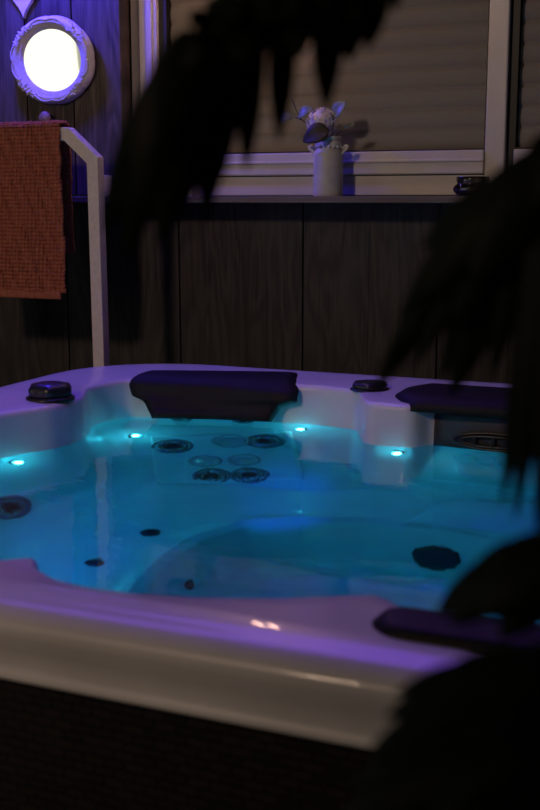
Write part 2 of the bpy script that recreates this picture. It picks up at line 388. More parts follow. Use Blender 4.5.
# cabinet
bm = bmesh.new()
cab = [off(OUT, -.035)]*3; zs = [.02, .4, .80]
vr = [[bm.verts.new((CX+c[k]*cs[k][0], CY+c[k]*cs[k][1], z)) for k in range(N)] for c, z in zip(cab, zs)]
for a, b_ in zip(vr, vr[1:]):
    for k in range(N): bm.faces.new((a[k], a[(k+1) % N], b_[(k+1) % N], b_[k]))
link('cabinet', bm, M['skirt'], tub)
bm = bmesh.new()
for z, o_ in ((0, -.05), (.02, -.05), (.02, -.03),):
    pass
vr = [[bm.verts.new((CX+(OUT[k]-d)*cs[k][0], CY+(OUT[k]-d)*cs[k][1], z)) for k in range(N)] for d, z in ((.045, 0), (.02, 0), (.02, .03), (.045, .03))]
for i in range(4):
    a, b_ = vr[i], vr[(i+1) % 4]
    for k in range(N): bm.faces.new((a[k], a[(k+1) % N], b_[(k+1) % N], b_[k]))
link('plinth', bm, M['black'], tub)

WZ = .78
bvh_panel = None
def cast(x, y, under=True):
    d = ray(x, y).normalized(); p = Vector((0, 0, ZC))
    if under:
        t = (WZ-ZC)/d.z; p = p+d*t; h = Vector((d.x, d.y, 0))/1.333
        d = Vector((h.x, h.y, -math.sqrt(1-h.length_squared)))
    loc, nr, i, dist = bvh.ray_cast(p, d)
    if bvh_panel:
        h2 = bvh_panel.ray_cast(p, d)
        if h2[0] and h2[3] < dist: loc, nr = h2[0], h2[1]
    if nr.dot(d) > 0: nr = -nr
    return loc, nr
def jet(px, py, r, under=True, kind='jet'):
    loc, nr = cast(px, py, under); f = frame_of(loc, nr)
    bm = bmesh.new()
    if kind == 'jet':
        lathe(bm, [(r, -.004), (r, .004), (r*.95, .008), (r*.84, .009), (r*.78, .004), (r*.74, .004)], 40, f); j = link('jet', bm, M['jet_ring'], tub)
        bm = bmesh.new(); lathe(bm, [(r*.76, .003), (r*.70, .006), (r*.66, .011), (r*.58, .011), (r*.54, .004), (r*.50, .010), (r*.44, .010), (r*.4, .002)], 40, f); link('jet_ring', bm, M['jet'], j)
        bm = bmesh.new(); lathe(bm, [(r*.38, -.004), (r*.38, .004), (r*.30, .012), (r*.16, .014), (r*.12, .006), (0.0, .004)], 28, f)
        for k in range(3):
            a = 2*PI*k/3; p0 = f @ Vector((r*.3*math.cos(a), r*.3*math.sin(a), .006)); p1 = f @ Vector((r*.62*math.cos(a), r*.62*math.sin(a), .006))
            tube(bm, [p0, p1], r*.06, 6)
        link('nozzle', bm, M['jet_black'], j)
    elif kind == 'cover':
        lathe(bm, [(r, -.003), (r, .007), (r*.96, .011), (r*.84, .011), (r*.79, .002), (r*.5, .004), (r*.2, .007), (0, .008)], 40, f)
        link('jet_cover', bm, M['cover'], tub)
    elif kind == 'small':
        lathe(bm, [(r, -.003), (r, .004), (r*.8, .009), (r*.5, .009), (r*.4, .003), (0, .002)], 24, f)
        link('suction_fitting', bm, M['jet_black'], tub)
    return loc, nr
# raised panel the jets of the corner seat sit in
pl = [cast(*q)[0] for q in ((150, 436), (292, 431), (305, 480), (158, 484))]
bm = bmesh.new(); nrm = (pl[1]-pl[0]).cross(pl[3]-pl[0]).normalized()
if nrm.y > 0: nrm = -nrm
def quadpt(s, t): 
    a = pl[0].lerp(pl[1], s); b_ = pl[3].lerp(pl[2], s); return a.lerp(b_, t)
G = 24
def lift(s, t):
    d = min(s, 1-s, t*.8, (1-t)*.8); return .002+.014*min(1, max(0, d)/.02)-.006*min(1, max(0, d-.05)/.03)
gv = [[None]*(G+1) for _ in range(G+1)]
for i in range(G+1):
    for k in range(G+1):
        s = .5-.5*math.cos(PI*i/G); t = .5-.5*math.cos(PI*k/G)
        p = quadpt(s, t); h = bvh.find_nearest(p); base = h[0]
        gv[i][k] = bm.verts.new(base + nrm*lift(s, t))
for i in range(G):
    for k in range(G): bm.faces.new((gv[i][k], gv[i+1][k], gv[i+1][k+1], gv[i][k+1]))
bmesh.ops.recalc_face_normals(bm, faces=bm.faces)
bvh_panel = BVHTree.FromBMesh(bm)
link('backrest_panel', bm, M['acrylic'], tub)
for q in ((173, 446, .062), (265, 441, .062), (212, 476, .055), (250, 475, .055)): jet(*q)
for q in ((231, 441, .058), (205, 461, .048), (244, 460, .048)): jet(*q, kind='cover')
jet(9, 507, .07); jet(182, 422, .034, False); jet(243, 421, .034, False)
for q in ((150, 533, .024), (94, 563, .022), (188, 584, .02)): jet(*q, kind='small')
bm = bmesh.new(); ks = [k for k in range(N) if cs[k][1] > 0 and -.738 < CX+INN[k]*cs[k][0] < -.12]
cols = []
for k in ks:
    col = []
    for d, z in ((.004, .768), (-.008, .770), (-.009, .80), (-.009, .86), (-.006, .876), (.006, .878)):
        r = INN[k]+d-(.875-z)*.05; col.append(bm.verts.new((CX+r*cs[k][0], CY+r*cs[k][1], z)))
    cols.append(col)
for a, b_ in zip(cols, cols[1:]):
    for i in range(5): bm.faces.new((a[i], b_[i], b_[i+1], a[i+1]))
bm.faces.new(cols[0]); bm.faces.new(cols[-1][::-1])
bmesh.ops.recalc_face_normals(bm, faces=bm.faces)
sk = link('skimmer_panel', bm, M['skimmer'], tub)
wv = on_v(494, 442, 2.855)
bm = bmesh.new(); tb_ = []
for sgn, (w_, h_) in enumerate(((.105, .022), (.090, .014))):
    pts = [(wv.x+w_*math.cos(t)*(1 if abs(math.cos(t)) < .9 else 1), 2.852-.004*sgn, wv.z+h_*math.sin(t)) for t in [2*PI*k/32 for k in range(33)]]
    tube(bm, pts, .0035, 6, cap=False)
for dx in (-.05, 0, .05): box(bm, wv.x+dx-.004, wv.x+dx+.004, 2.845, 2.856, wv.z-.016, wv.z+.016, .001)
link('skimmer_slot', bm, M['jet_black'], sk)
# raised seat pan on the right
pl = [cast(*q)[0] for q in ((443, 501), (575, 505), (575, 548), (402, 523))]
bm = bmesh.new()
def lift2(s, t): d = min(s, 1-s, t*.6, (1-t)*.6); return .002+.016*min(1, max(0, d)/.03)
gv = [[None]*(G+1) for _ in range(G+1)]
for i in range(G+1):
    for k in range(G+1):
        s = .5-.5*math.cos(PI*i/G); t = .5-.5*math.cos(PI*k/G)
        gv[i][k] = bm.verts.new(quadpt(s, t) + Vector((0, 0, lift2(s, t))))
for i in range(G):
    for k in range(G): bm.faces.new((gv[i][k], gv[i][k+1], gv[i+1][k+1], gv[i+1][k]))
bmesh.ops.recalc_face_normals(bm, faces=bm.faces)
link('seat_pan', bm, M['acrylic'], tub)
# drain grille in the footwell
loc, nr = cast(437, 557); bm = bmesh.new()
lathe(bm, [(.058, -.002), (.058, .010), (.048, .018), (.03, .021), (0, .022)], 40, frame_of(loc, nr)); g_ = link('drain_cover', bm, M['jet_black'], tub)
# perimeter leds
for i, (x, y) in enumerate(((14, 462), (133, 436), (302, 429), (399, 452))):
    loc, nr = cast(x, y); f = frame_of(loc, nr); bm = bmesh.new()
    lathe(bm, [(.016, -.003), (.016, .004), (.0105, .006)], 20, f); hs = link('led_bezel', bm, M['jet'], tub)
    bm = bmesh.new(); lathe(bm, [(.0095, .0062), (.006, .009), (0, .010)], 16, f); link('led_lens', bm, M['led'], hs)
    ld = bpy.data.lights.new('led', 'POINT'); ld.energy = .30; ld.color = (.12, .85, 1.0); ld.shadow_soft_size = .012
    lo = bpy.data.objects.new('led_glow', ld); COL.objects.link(lo); lo.location = loc+nr*.022

# control knobs on the deck
def knob(name, u, v, r, rot, hs=1.0):
    bm = bmesh.new(); f = Matrix.Translation((u, v, .894)) @ Matrix.Diagonal((1, 1, hs, 1))
    lathe(bm, [(r*1.12, 0), (r*1.12, .006), (r*1.02, .010), (r, .010)], 40, f); j = link(name, bm, M['jet_black'], tub)
    bm = bmesh.new()
    lathe(bm, [(r*.95, .009), (r, .016), (r, .030), (r*.9, .040), (r*.6, .045), (0, .046)], 60, f, lambda t, rr, z: 1+.05*math.cos(6*(t+rot)) if z > .012 and z < .043 else 1)
    link('grip', bm, M['jet_black'], j)
knob('diverter_knob', -1.700, 2.52, .058, 0)
knob('air_control', -.955, 3.0, .05, .3, .55)

def sweep_pillow(u0, u1, prof, wf, th, flip=False, name='headrest', shear=lambda s, x: 0, shift=lambda s: 0):
    """a padded strip: profile points (v,z) swept along u with half-width factor wf(s)"""
    bm = bmesh.new(); nu = 28; ns = len(prof); uc = (u0+u1)/2; hw = (u1-u0)/2
    def surf(side):
        g = []
        for j, (v, z) in enumerate(prof):
            s = j/(ns-1)
            a = Vector(prof[max(j-1, 0)]); b2 = Vector(prof[min(j+1, ns-1)]); t = (b2-a).normalized(); nn = Vector((-t.y, t.x))
            if flip: nn = -nn
            row = []
            for i in range(nu+1):
                x = -1+2*i/nu; x = math.copysign(abs(x)**.8, x); w = hw*wf(s)
                edge = min(1, (1-abs(x))/.10)**.5 * min(1, min(s, 1-s)/.08+.02)**.5
                h = th*edge if side else -.001
                row.append(bm.verts.new((uc+shift(s)+x*w, v+nn.x*h+shear(s, x), z+nn.y*h)))
            g.append(row)
        return g
    A, B = surf(1), surf(0)
    for g, fl in ((A, 0), (B, 1)):
        for j in range(ns-1):
            for i in range(nu):
                q = (g[j][i], g[j][i+1], g[j+1][i+1], g[j+1][i]); bm.faces.new(q if not fl else q[::-1])
    per = [(j, 0) for j in range(ns)]+[(ns-1, i) for i in range(1, nu+1)]+[(j, nu) for j in range(ns-2, -1, -1)]+[(0, i) for i in range(nu-1, 0, -1)]
    for p, q in zip(per, per[1:]+per[:1]):
        bm.faces.new((A[p[0]][p[1]], A[q[0]][q[1]], B[q[0]][q[1]], B[p[0]][p[1]]))
    bmesh.ops.recalc_face_normals(bm, faces=bm.faces)
    return link(name, bm, M['pillow'], tub)
def stepw(s):                       # wide on the deck, stepping in where it hangs down
    k = min(1, max(0, (s-.60)/.09)); k = k*k*(3-2*k)
    return .95+.09*min(1, max(0, (s-.36)/.12))-.19*k-.10*max(0, s-.69)/.31
prof = [(3.10, .897), (3.06, .897), (3.02, .897), (2.995, .896), (2.975, .890), (2.964, .880), (2.960, .868), (2.957, .856), (2.954, .845), (2.951, .834), (2.947, .822), (2.942, .81), (2.936, .80), (2.928, .79)]
prof2 = []
for (a, b_) in zip(prof, prof[1:]):
    for k in range(3): prof2.append((a[0]+(b_[0]-a[0])*k/3, a[1]+(b_[1]-a[1])*k/3))
prof2.append(prof[-1])
def tab(s, T):
    for (a, x), (b_, y) in zip(T, T[1:]):
        if a <= s <= b_: k = (s-a)/(b_-a); return x+(y-x)*k
    return T[-1][1]
UL = [(0, -1.68), (.4, -1.675), (.6, -1.66), (.67, -1.625), (.72, -1.615), (1, -1.58)]
UR = [(0, -1.24), (.4, -1.165), (.6, -1.165), (.67, -1.20), (.72, -1.215), (1, -1.235)]
def stepw(s): return (tab(s, UR)-tab(s, UL))/2
sweep_pillow(-1, 1, prof2, stepw, .012, flip=True, shear=lambda s, x: (x*.055 if x < 0 else x*(.03+.07*max(0, 1-s/.45)))+.03*(1-x*x)*max(0, 1-s/.4)-.012, shift=lambda s: (tab(s, UR)+tab(s, UL))/2)
pr = [(v-.11, z+.0) for v, z in prof2 if z > .872]
pr = [(3.06-.245*k/24, .898-(0 if k < 18 else .0006*(k-18)**2)) for k in range(25)]
sweep_pillow(-.86, -.06, pr, lambda s: .86+.14*math.sin(PI*min(1, s*1.1))**.7, .020, flip=True, name='filter_lid')
pf = [(1.240+.115*k/20, .897-(0 if k < 13 else .0013*(k-13)**2)) for k in range(21)]
sweep_pillow(-.405, .05, pf, lambda s: .80+.2*math.sin(PI*s)**.6, .016, flip=False)

# water
bm = bmesh.new(); o_ = off(INN, .004)
ri = [[bm.verts.new((CX+o_[k]*s*cs[k][0], CY+o_[k]*s*cs[k][1], WZ)) for k in range(0, N, 2)] for s in (1, .75, .5, .25)]
n2 = N//2
for a, b_ in zip(ri, ri[1:]):
    for k in range(n2): bm.faces.new((a[k], a[(k+1) % n2], b_[(k+1) % n2], b_[k]))
c_ = bm.verts.new((CX, CY, WZ))
for k in range(n2): bm.faces.new((ri[-1][k], ri[-1][(k+1) % n2], c_))
bmesh.ops.recalc_face_normals(bm, faces=bm.faces)
bm.normal_update()
if sum(f.normal.z for f in bm.faces) < 0: bmesh.ops.reverse_faces(bm, faces=bm.faces)
tag(link('water', bm, M['water']), 'clear blue glowing water filling the hot tub', 'water', kind='stuff')

# ------------------------------------------------------------------ handrail and towel
def flatbar(bm, pts, w, d):
    """rectangular section bar in a u-z plane at v0 (mitred corners), d deep towards +v"""
    n = len(pts); L = []; R = []
    for i, (x, v, z) in enumerate(pts):
        p = Vector((x, z))
        t0 = (p-Vector((pts[i-1][0], pts[i-1][2]))).normalized() if i else None
        t1 = (Vector((pts[i+1][0], pts[i+1][2]))-p).normalized() if i < n-1 else None
        t0 = t0 or t1; t1 = t1 or t0
        m_ = (t0+t1).normalized(); nn = Vector((-m_.y, m_.x)); k = w/2/max(.3, nn.dot(Vector((-t0.y, t0.x))))
        L.append(p+nn*k); R.append(p-nn*k)
    v0 = pts[0][1]
    q = [[bm.verts.new((a.x, vv, a.y)) for a, vv in ((L[i], v0), (R[i], v0), (R[i], v0+d), (L[i], v0+d))] for i in range(n)]
    for a, b_ in zip(q, q[1:]):
        for k in range(4): bm.faces.new((a[k], a[(k+1) % 4], b_[(k+1) % 4], b_[k]))
    bm.faces.new(q[0]); bm.faces.new(q[-1][::-1])
    bmesh.ops.recalc_face_normals(bm, faces=bm.faces)
rail = empty('handrail', (-2.02, 3.32, 0), 'pale painted metal handrail with an angled top corner, standing beside the hot tub', 'handrail')
bm = bmesh.new()
flatbar(bm, [(-2.022, 3.3, 0.006), (-2.030, 3.3, 1.552), (-2.130, 3.3, 1.640), (-2.70, 3.3, 1.640), (-2.82, 3.3, 1.556), (-2.82, 3.3, .006)], .043, .04)
bmesh.ops.bevel(bm, geom=[e for e in bm.edges], offset=.0015, segments=1, affect='EDGES')
link('rail_tube', bm, M['rail'], rail, False)
for u in (-2.022, -2.82):
    bm = bmesh.new(); box(bm, u-.045, u+.045, 3.275, 3.365, 0, .008, .002); link('foot_plate', bm, M['rail'], rail, False)

# bobbled towel hung over the rail
bm = bmesh.new()
t_u0, t_u1 = -2.66, -2.142
path = []
zb, rr = 1.664, .028; vc = 3.32
def pathpt(s):                     # s in metres from the front hem
    Lf = zb-1.108
    if s < Lf: return Vector((vc-rr-.012*(1-s/Lf)**2 - .003*math.sin(s*9), 1.108+s)), Vector((-1, 0))
    s -= Lf; arc = PI*rr
    if s < arc:
        a = s/rr; return Vector((vc-rr*math.cos(a), zb+rr*.55*math.sin(a))), Vector((-math.cos(a), math.sin(a)))
    s -= arc; return Vector((vc+rr+.01*s, zb-s)), Vector((1, 0))
LT = (zb-1.108)+PI*rr+.43
cell = .0135; nc = int((t_u1-t_u0)/cell); nr_ = int(LT/cell); sub = 7
rows = []
for j in range(nr_*sub+1):
    s = j/sub*cell; p, nn = pathpt(min(s, LT)); row = []
    for i in range(nc*sub+1):
        x = t_u0+i/sub*cell
        fx = (i % sub)/sub; fy = (j % sub)/sub
        cidx = (i//sub, j//sub); random.seed(cidx[0]*977+cidx[1]); jt = random.uniform(.75, 1.15)
        h = .0085*jt*math.sqrt(max(0, 1-1.55*(2*fx-1)**2-1.05*(2*fy-1)**2))
        wob = .004*math.sin(x*38+s*3)*(1-min(1, s/.6)*.6) + .0015*math.sin(s*70+cidx[0])
        wu = .0018*math.sin(s*41+cidx[0]*1.7)+.0035*math.sin(s*12+x*9)
        lean = -.016*max(0, (1.66-p.y))*((x-t_u0)/(t_u1-t_u0))*-1.3
        row.append(bm.verts.new((x+wu+lean, p.x+nn.x*(h+wob), p.y+nn.y*(h+wob*.3))))
    rows.append(row)
for a, b_ in zip(rows, rows[1:]):
    for i in range(len(a)-1): bm.faces.new((a[i], a[i+1], b_[i+1], b_[i]))
towel = empty('towel', (-2.40, 3.32, 1.09), 'rust red bobbled cotton towel hung over the handrail', 'towel')
tw = link('cloth', bm, M['towel'], towel)
md = tw.modifiers.new('thick', 'SOLIDIFY'); md.thickness = .004; md.offset = -1
bm = bmesh.new(); box(bm, t_u0+.004, -2.155, vc-rr-.018, vc-rr-.003, 1.086, 1.114, .004); link('hem', bm, M['towel'], towel)

# ------------------------------------------------------------------ mirror
mc = Vector((-2.406, VU-.022, 1.928))
mir = empty('wall_mirror', (mc.x, VU, mc.z), 'round wall mirror in an ornate scalloped frame, hung on the planks above the towel', 'mirror')
mir.rotation_mode = 'XYZ'
tilt = math.radians(5.2)
MF = Matrix.Translation(mc) @ Matrix.Rotation(PI/2+tilt, 4, 'X')      # local +Z faces the tub and a little down
SX = Matrix.Diagonal((1.02, .90, 1, 1))
def rim_r(t, r, z):
    k = max(0, min(1, (r-.13)/.05)); return 1+.030*k*abs(math.sin(4*t))**.6
bm = bmesh.new()
prof = [(.120, -.012), (.168, -.012), (.172, .0), (.168, .012), (.160, .022), (.150, .027), (.142, .024), (.139, .018), (.134, .019), (.131, .013), (.127, .013), (.1245, .006), (.122, .005), (.120, -.012)]
lathe(bm, prof, 192, MF @ SX, rim_r)
for f_ in [f for f in bm.faces if len(f.verts) > 10]: bm.faces.remove(f_)
fr = link('frame', bm, M['mirror_frame'], mir)
bm = bmesh.new(); random.seed(5)
for k in range(170):                      # moulded flowers and scrolls
    cl = k % 4; base = PI/4+cl*PI/2
    t = base+random.gauss(0, .22); r = random.uniform(.142, .170); s = random.uniform(.003, .0065)
    z = .0225+.004*math.cos((r-.150)/.02*1.5)-(.018 if r > .165 else 0)*.5
    bmesh.ops.create_icosphere(bm, subdivisions=2, radius=s, matrix=MF @ SX @ Matrix.Translation((r*math.cos(t), r*math.sin(t), z-.002)) @ Matrix.Rotation(random.uniform(0, 3), 4, 'Z') @ Matrix.Diagonal((1.7, .8, .8, 1)))
for k in range(4):
    base = k*PI/2
    for sg in (-1, 1):
        pts = [MF @ SX @ Vector(((.155+.008*math.sin(a*7))*math.cos(base+sg*a), (.155+.008*math.sin(a*7))*math.sin(base+sg*a), .026)) for a in [i*.045 for i in range(12)]]
        tube(bm, pts, [.0032]*12, 6)
link('moulding', bm, M['mirror_frame'], mir)
bm = bmesh.new(); lathe(bm, [(.1235, .0), (.1235, .004), (0, .0041)], 96, MF @ SX); link('glass', bm, M['mirror'], mir, False)

# heart ornament
hp = Vector((-2.530, VU, 2.085))
bm = bmesh.new(); hs = []
for k in range(48):
    t = 2*PI*k/48
    hx = 16*math.sin(t)**3; hz = 13*math.cos(t)-5*math.cos(2*t)-2*math.cos(3*t)-math.cos(4*t)
    hs.append((hx*.0045, (hz+17)*.0062))
A = [bm.verts.new((hp.x+x, VU-.020, hp.z+z)) for x, z in hs]; B = [bm.verts.new((hp.x+x, VU-.002, hp.z+z)) for x, z in hs]
bm.faces.new(A); bm.faces.new(B[::-1])
for k in range(48): bm.faces.new((A[k], B[k], B[(k+1) % 48], A[(k+1) % 48]))
bmesh.ops.recalc_face_normals(bm, faces=bm.faces)
tag(link('heart_ornament', bm, M['heart'], smooth=False), 'white wooden ornament with a pointed tip, on the planks above the mirror', 'ornament')
# peg
pp = on_v(50, 119, VU)
bm = bmesh.new(); lathe(bm, [(.010, 0), (.010, .02), (.022, .026), (.026, .034), (.022, .042), (0, .045)], 24, frame_of(Vector((pp.x, VU, pp.z)), (0, -1, 0)))
tag(link('wooden_hanging_peg', bm, M['peg']), 'small round wooden peg on the planks between mirror and towel', 'peg')

# ------------------------------------------------------------------ things on the ledge
LZ = 1.434; LV = 3.645
vb = on_v(328, 193, LV)
vase = empty('milk_can_vase', (vb.x, LV, LZ), 'white enamel milk can vase with two handles and a lace band, on the ledge', 'vase')
f = Matrix.Translation((vb.x, LV, LZ))
bm = bmesh.new()
lathe(bm, [(.049, 0), (.050, .003), (.050, .138), (.048, .145), (.042, .154), (.0405, .160), (.0405, .180), (.046, .192), (.047, .196), (.043, .197), (.038, .186), (.037, .155), (0, .14)], 48, f); link('body', bm, M['vase'], vase)
bm = bmesh.new()
lathe(bm, [(.0415, .162), (.0428, .164), (.0428, .178), (.0415, .180)], 48, f)
for k in range(16):
    a = 2*PI*k/16; bmesh.ops.create_icosphere(bm, subdivisions=1, radius=.0055, matrix=f @ Matrix.Translation((.042*math.cos(a), .042*math.sin(a), .162)) @ Matrix.Diagonal((1, 1, 1.1, 1)))
link('lace_band', bm, M['lace'], vase)
for sg in (-1, 1):
    bm = bmesh.new()
    tube(bm, [(vb.x+sg*.036, LV, LZ+.128), (vb.x+sg*.050, LV, LZ+.142), (vb.x+sg*.066, LV, LZ+.158), (vb.x+sg*.070, LV, LZ+.164), (vb.x+sg*.062, LV, LZ+.167), (vb.x+sg*.05, LV, LZ+.155)], .0055, 10)
    link('handle', bm, M['vase'], vase)
def leaf(bm, base, tip, w, nrm=(0, -1, 0), bend=.006, wide=.5):
    base, tip = Vector(base), Vector(tip); ax = tip-base; L = ax.length; ax.normalize(); nn = Vector(nrm).normalized(); sd = ax.cross(nn).normalized(); nn = sd.cross(ax)
    n_ = 14; rows = []
    for i in range(n_+1):
        t = i/n_; wt = w*math.sin(PI*t**(math.log(.5)/math.log(wide)))**.75 if 0 < t < 1 else .0004
        c = base+ax*L*t+nn*bend*math.sin(PI*t)
        rows.append([bm.verts.new(c+sd*wt*s/2+nn*(abs(s)*wt*.12)) for s in (-1, -.5, 0, .5, 1)])
    for a, b_ in zip(rows, rows[1:]):
        for k in range(4): bm.faces.new((a[k], a[k+1], b_[k+1], b_[k]))
def P(x, y, dv=0): 
    return on_v(x, y, LV+dv)
def thick(o, t=.0012): md = o.modifiers.new('thick', 'SOLIDIFY'); md.thickness = t
mouth = Vector((vb.x, LV, LZ+.165))
fl = empty('hydrangea', (vb.x-.01, LV, LZ+.15), 'white artificial hydrangea bloom with a dark drooping leaf, in the milk can vase', 'flower')
bm = bmesh.new(); random.seed(3)
hc = P(322, 122)
bmesh.ops.create_icosphere(bm, subdivisions=3, radius=.040, matrix=Matrix.Translation(hc))
for k in range(90):
    d = Vector((random.gauss(0, 1), random.gauss(0, 1), random.gauss(0, 1))).normalized()
    ff = frame_of(hc+d*.042+Vector((d.x*.008, 0, 0)), d) @ Matrix.Rotation(random.uniform(0, 2), 4, 'Z')
    for q in range(4):
        a = q*PI/2; c0 = bm.verts.new(ff @ Vector((0, 0, .002)))
        vs = [bm.verts.new(ff @ Vector((.010*math.cos(a+da)*s_, .010*math.sin(a+da)*s_, .005))) for da, s_ in ((-.6, .7), (-.2, 1.1), (.2, 1.1), (.6, .7))]
        bm.faces.new([c0]+vs)
link('bloom', bm, M['petal'], fl)
bm = bmesh.new(); tube(bm, [Vector((vb.x, LV, LZ+.05)), mouth, hc], .003, 8); link('stem', bm, M['stem'], fl)
bm = bmesh.new()
b0 = P(329, 130, -.05)
leaf(bm, b0, P(303, 142, -.055), .070, nrm=(0, -1, .3), bend=.012, wide=.35)
o_ = link('leaf', bm, M['dark_leaf'], fl); thick(o_); o_['label'] = 'dark drooping leaf'
sp_ = empty('leafy_sprig', (vb.x+.005, LV, LZ+.15), 'sprig of round blue-green leaves on thin stems, in the milk can vase', 'foliage')
for pts, lf in (
    ([mouth+Vector((-.01, 0, 0)), P(312, 129), P(300, 118), P(296, 118)], [((298, 118), (313, 108), .046), ]),
    ([P(300, 118), P(297, 112, .0), P(292, 99)], []),
    ([P(304, 121), P(295, 117)], [((294, 117), (279, 120), .042)]),
    ([mouth+Vector((.008, 0, 0)), P(333, 130), P(334, 117)], [((333, 119), (346, 102), .058)]),
    ([mouth+Vector((.015, 0, 0)), P(337, 134), P(343, 129)], [((341, 131), (355, 124), .016)])):
    bm = bmesh.new(); tube(bm, pts, .0016, 6); s_ = link('stem', bm, M['stem'], sp_)
    for (b0, b1, w) in lf:
        bm = bmesh.new(); leaf(bm, P(*b0, -.005), P(*b1, -.015), w, nrm=(0, -.8, .6)); o_ = link('leaf', bm, M['leaf'], s_); thick(o_)

# glass tealight holder
tb = on_v(473, 190, LV); f = Matrix.Translation((tb.x, LV-.005, LZ))
th_ = empty('tealight_holder', (tb.x, LV-.005, LZ), 'squat round glass tealight holder on the ledge at the right of the window', 'candle holder')
bm = bmesh.new()
lathe(bm, [(.030, 0), (.050, .004), (.062, .016), (.064, .024), (.058, .034), (.049, .040), (.052, .044), (.053, .060), (.050, .062), (.048, .058), (.047, .042), (.055, .030), (.058, .022), (.05, .010), (0, .006)], 48, f, lambda t, r, z: 1+.02*math.cos(12*t) if z < .036 else 1)
link('bowl', bm, M['glass'], th_)
bm = bmesh.new(); lathe(bm, [(.019, .007), (.019, .022), (.017, .022), (.017, .020), (0, .020)], 24, f); link('tealight', bm, M['wax'], th_)
# white cup behind the rail post
cb_ = on_v(100, 193, 3.634); LC = 3.634; cup = empty('white_cup', (cb_.x, LC, LZ), 'small white cup on the ledge, mostly hidden behind the handrail post', 'cup')
bm = bmesh.new(); lathe(bm, [(.028, 0), (.038, .010), (.043, .035), (.0445, .075), (.0435, .077), (.041, .07), (.038, .03), (.03, .008), (0, .006)], 40, Matrix.Translation((cb_.x, LC, LZ)))
link('bowl', bm, M['ceramic'], cup)
# small potted plant left on the ledge
pb = on_v(184, 193, LV); pot = empty('potted_plant', (pb.x, LV, LZ), 'small dark bushy plant in a white square pot, left of the milk can', 'plant')
bm = bmesh.new(); hw = .058
for s_, z_, k_ in ((.85, 0, 0), (1.0, .125, 0)):
    pass
q0 = [bm.verts.new((pb.x+a*hw*.85, LV+b2*.044*.85, LZ)) for a, b2 in ((-1, -1), (1, -1), (1, 1), (-1, 1))]
q1 = [bm.verts.new((pb.x+a*hw, LV+b2*.044, LZ+.125)) for a, b2 in ((-1, -1), (1, -1), (1, 1), (-1, 1))]
q2 = [bm.verts.new((pb.x+a*hw*.88, LV+b2*.037, LZ+.125)) for a, b2 in ((-1, -1), (1, -1), (1, 1), (-1, 1))]
q3 = [bm.verts.new((pb.x+a*hw*.86, LV+b2*.036, LZ+.11)) for a, b2 in ((-1, -1), (1, -1), (1, 1), (-1, 1))]
for a, b_ in ((q0, q1), (q1, q2), (q2, q3)):
    for k in range(4): bm.faces.new((a[k], a[(k+1) % 4], b_[(k+1) % 4], b_[k]))
bm.faces.new(q0[::-1]); bm.faces.new(q3)
link('pot', bm, M['white_pot'], pot, False)
bm = bmesh.new(); random.seed(9)
for k in range(150):
    a = random.uniform(0, 2*PI); r = random.uniform(0, .045); h = random.uniform(.12, .19)
    p = Vector((pb.x+r*math.cos(a)*1.2, LV-.008+r*math.sin(a)*.6, LZ+h)); d = Vector((math.cos(a)*.6, math.sin(a)*.3, random.uniform(.2, 1))).normalized()
    leaf(bm, p, p+d*random.uniform(.012, .022), .012, nrm=(random.gauss(0, .5), -1, random.gauss(0, .5)), bend=.002)
for k in range(8):
    a = 2*PI*k/8; tube(bm, [(pb.x+.01*math.cos(a), LV, LZ+.108), (pb.x+.03*math.cos(a), LV+.02*math.sin(a)-.008, LZ+.15)], .0015, 5)
link('foliage', bm, M['dark_leaf'], pot)

# small twin-bulb pendant in front of the window
pc = Vector((-1.54, 3.45, 2.20))
pen = empty('pendant_lamp', (pc.x, 3.45, pc.z), 'small hanging lamp with two warm bulbs, mirrored on the front rim of the tub', 'lamp')
bm = bmesh.new(); tube(bm, [(pc.x, 3.45, pc.z+.15), (pc.x, 3.45, 2.9)], .003, 6); link('cord', bm, M['black'], pen)
bm = bmesh.new(); lathe(bm, [(.045, .135), (.047, .140), (.022, .152), (.006, .158)], 24, Matrix.Translation((pc.x, 3.45, pc.z))); link('cap', bm, M['black'], pen)
for sg in (-1, 1):
    bm = bmesh.new(); lathe(bm, [(0, -.052), (.010, -.046), (.015, -.030), (.015, .11), (.009, .125), (.008, .137)], 20, Matrix.Translation((pc.x+sg*.030, 3.45, pc.z)))
    link('bulb', bm, M['bulb'], pen)

# ------------------------------------------------------------------ palm in the foreground
palm_base = Vector((.36, .84, 0))
palm = empty('potted_palm', palm_base, 'tall dark green feathery palm in the foreground, its fronds hanging across the view', 'palm')
bm = bmesh.new(); f = Matrix.Translation(palm_base)
lathe(bm, [(.13, 0), (.14, .02), (.175, .34), (.185, .35), (.185, .38), (.165, .38), (.16, .33), (0, .33)], 40, f); link('pot', bm, M['pot'], palm)
bm = bmesh.new(); lathe(bm, [(.158, .325), (.158, .338), (.08, .345), (0, .348)], 32, f); link('soil', bm, M['soil'], palm)
crown = Vector((.36, .84, .98))
bm = bmesh.new(); tube(bm, [palm_base+Vector((0, 0, .34))+Vector((.01*math.sin(k), .01*math.cos(k), k*.08)) for k in range(9)], [.036+.004*(k % 2) for k in range(9)], 16); link('trunk', bm, M['trunk'], palm)
def catmull(pts, n=8):
    out = []; p = [pts[0]*2-pts[1]]+list(pts)+[pts[-1]*2-pts[-2]]
    for i in range(1, len(p)-2):
        for k in range(n):
            t = k/n; out.append(.5*((2*p[i])+(p[i+1]-p[i-1])*t+(2*p[i-1]-5*p[i]+4*p[i+1]-p[i+2])*t*t+(3*p[i]-p[i-1]-3*p[i+1]+p[i+2])*t**3))
    out.append(p[-2]); return out
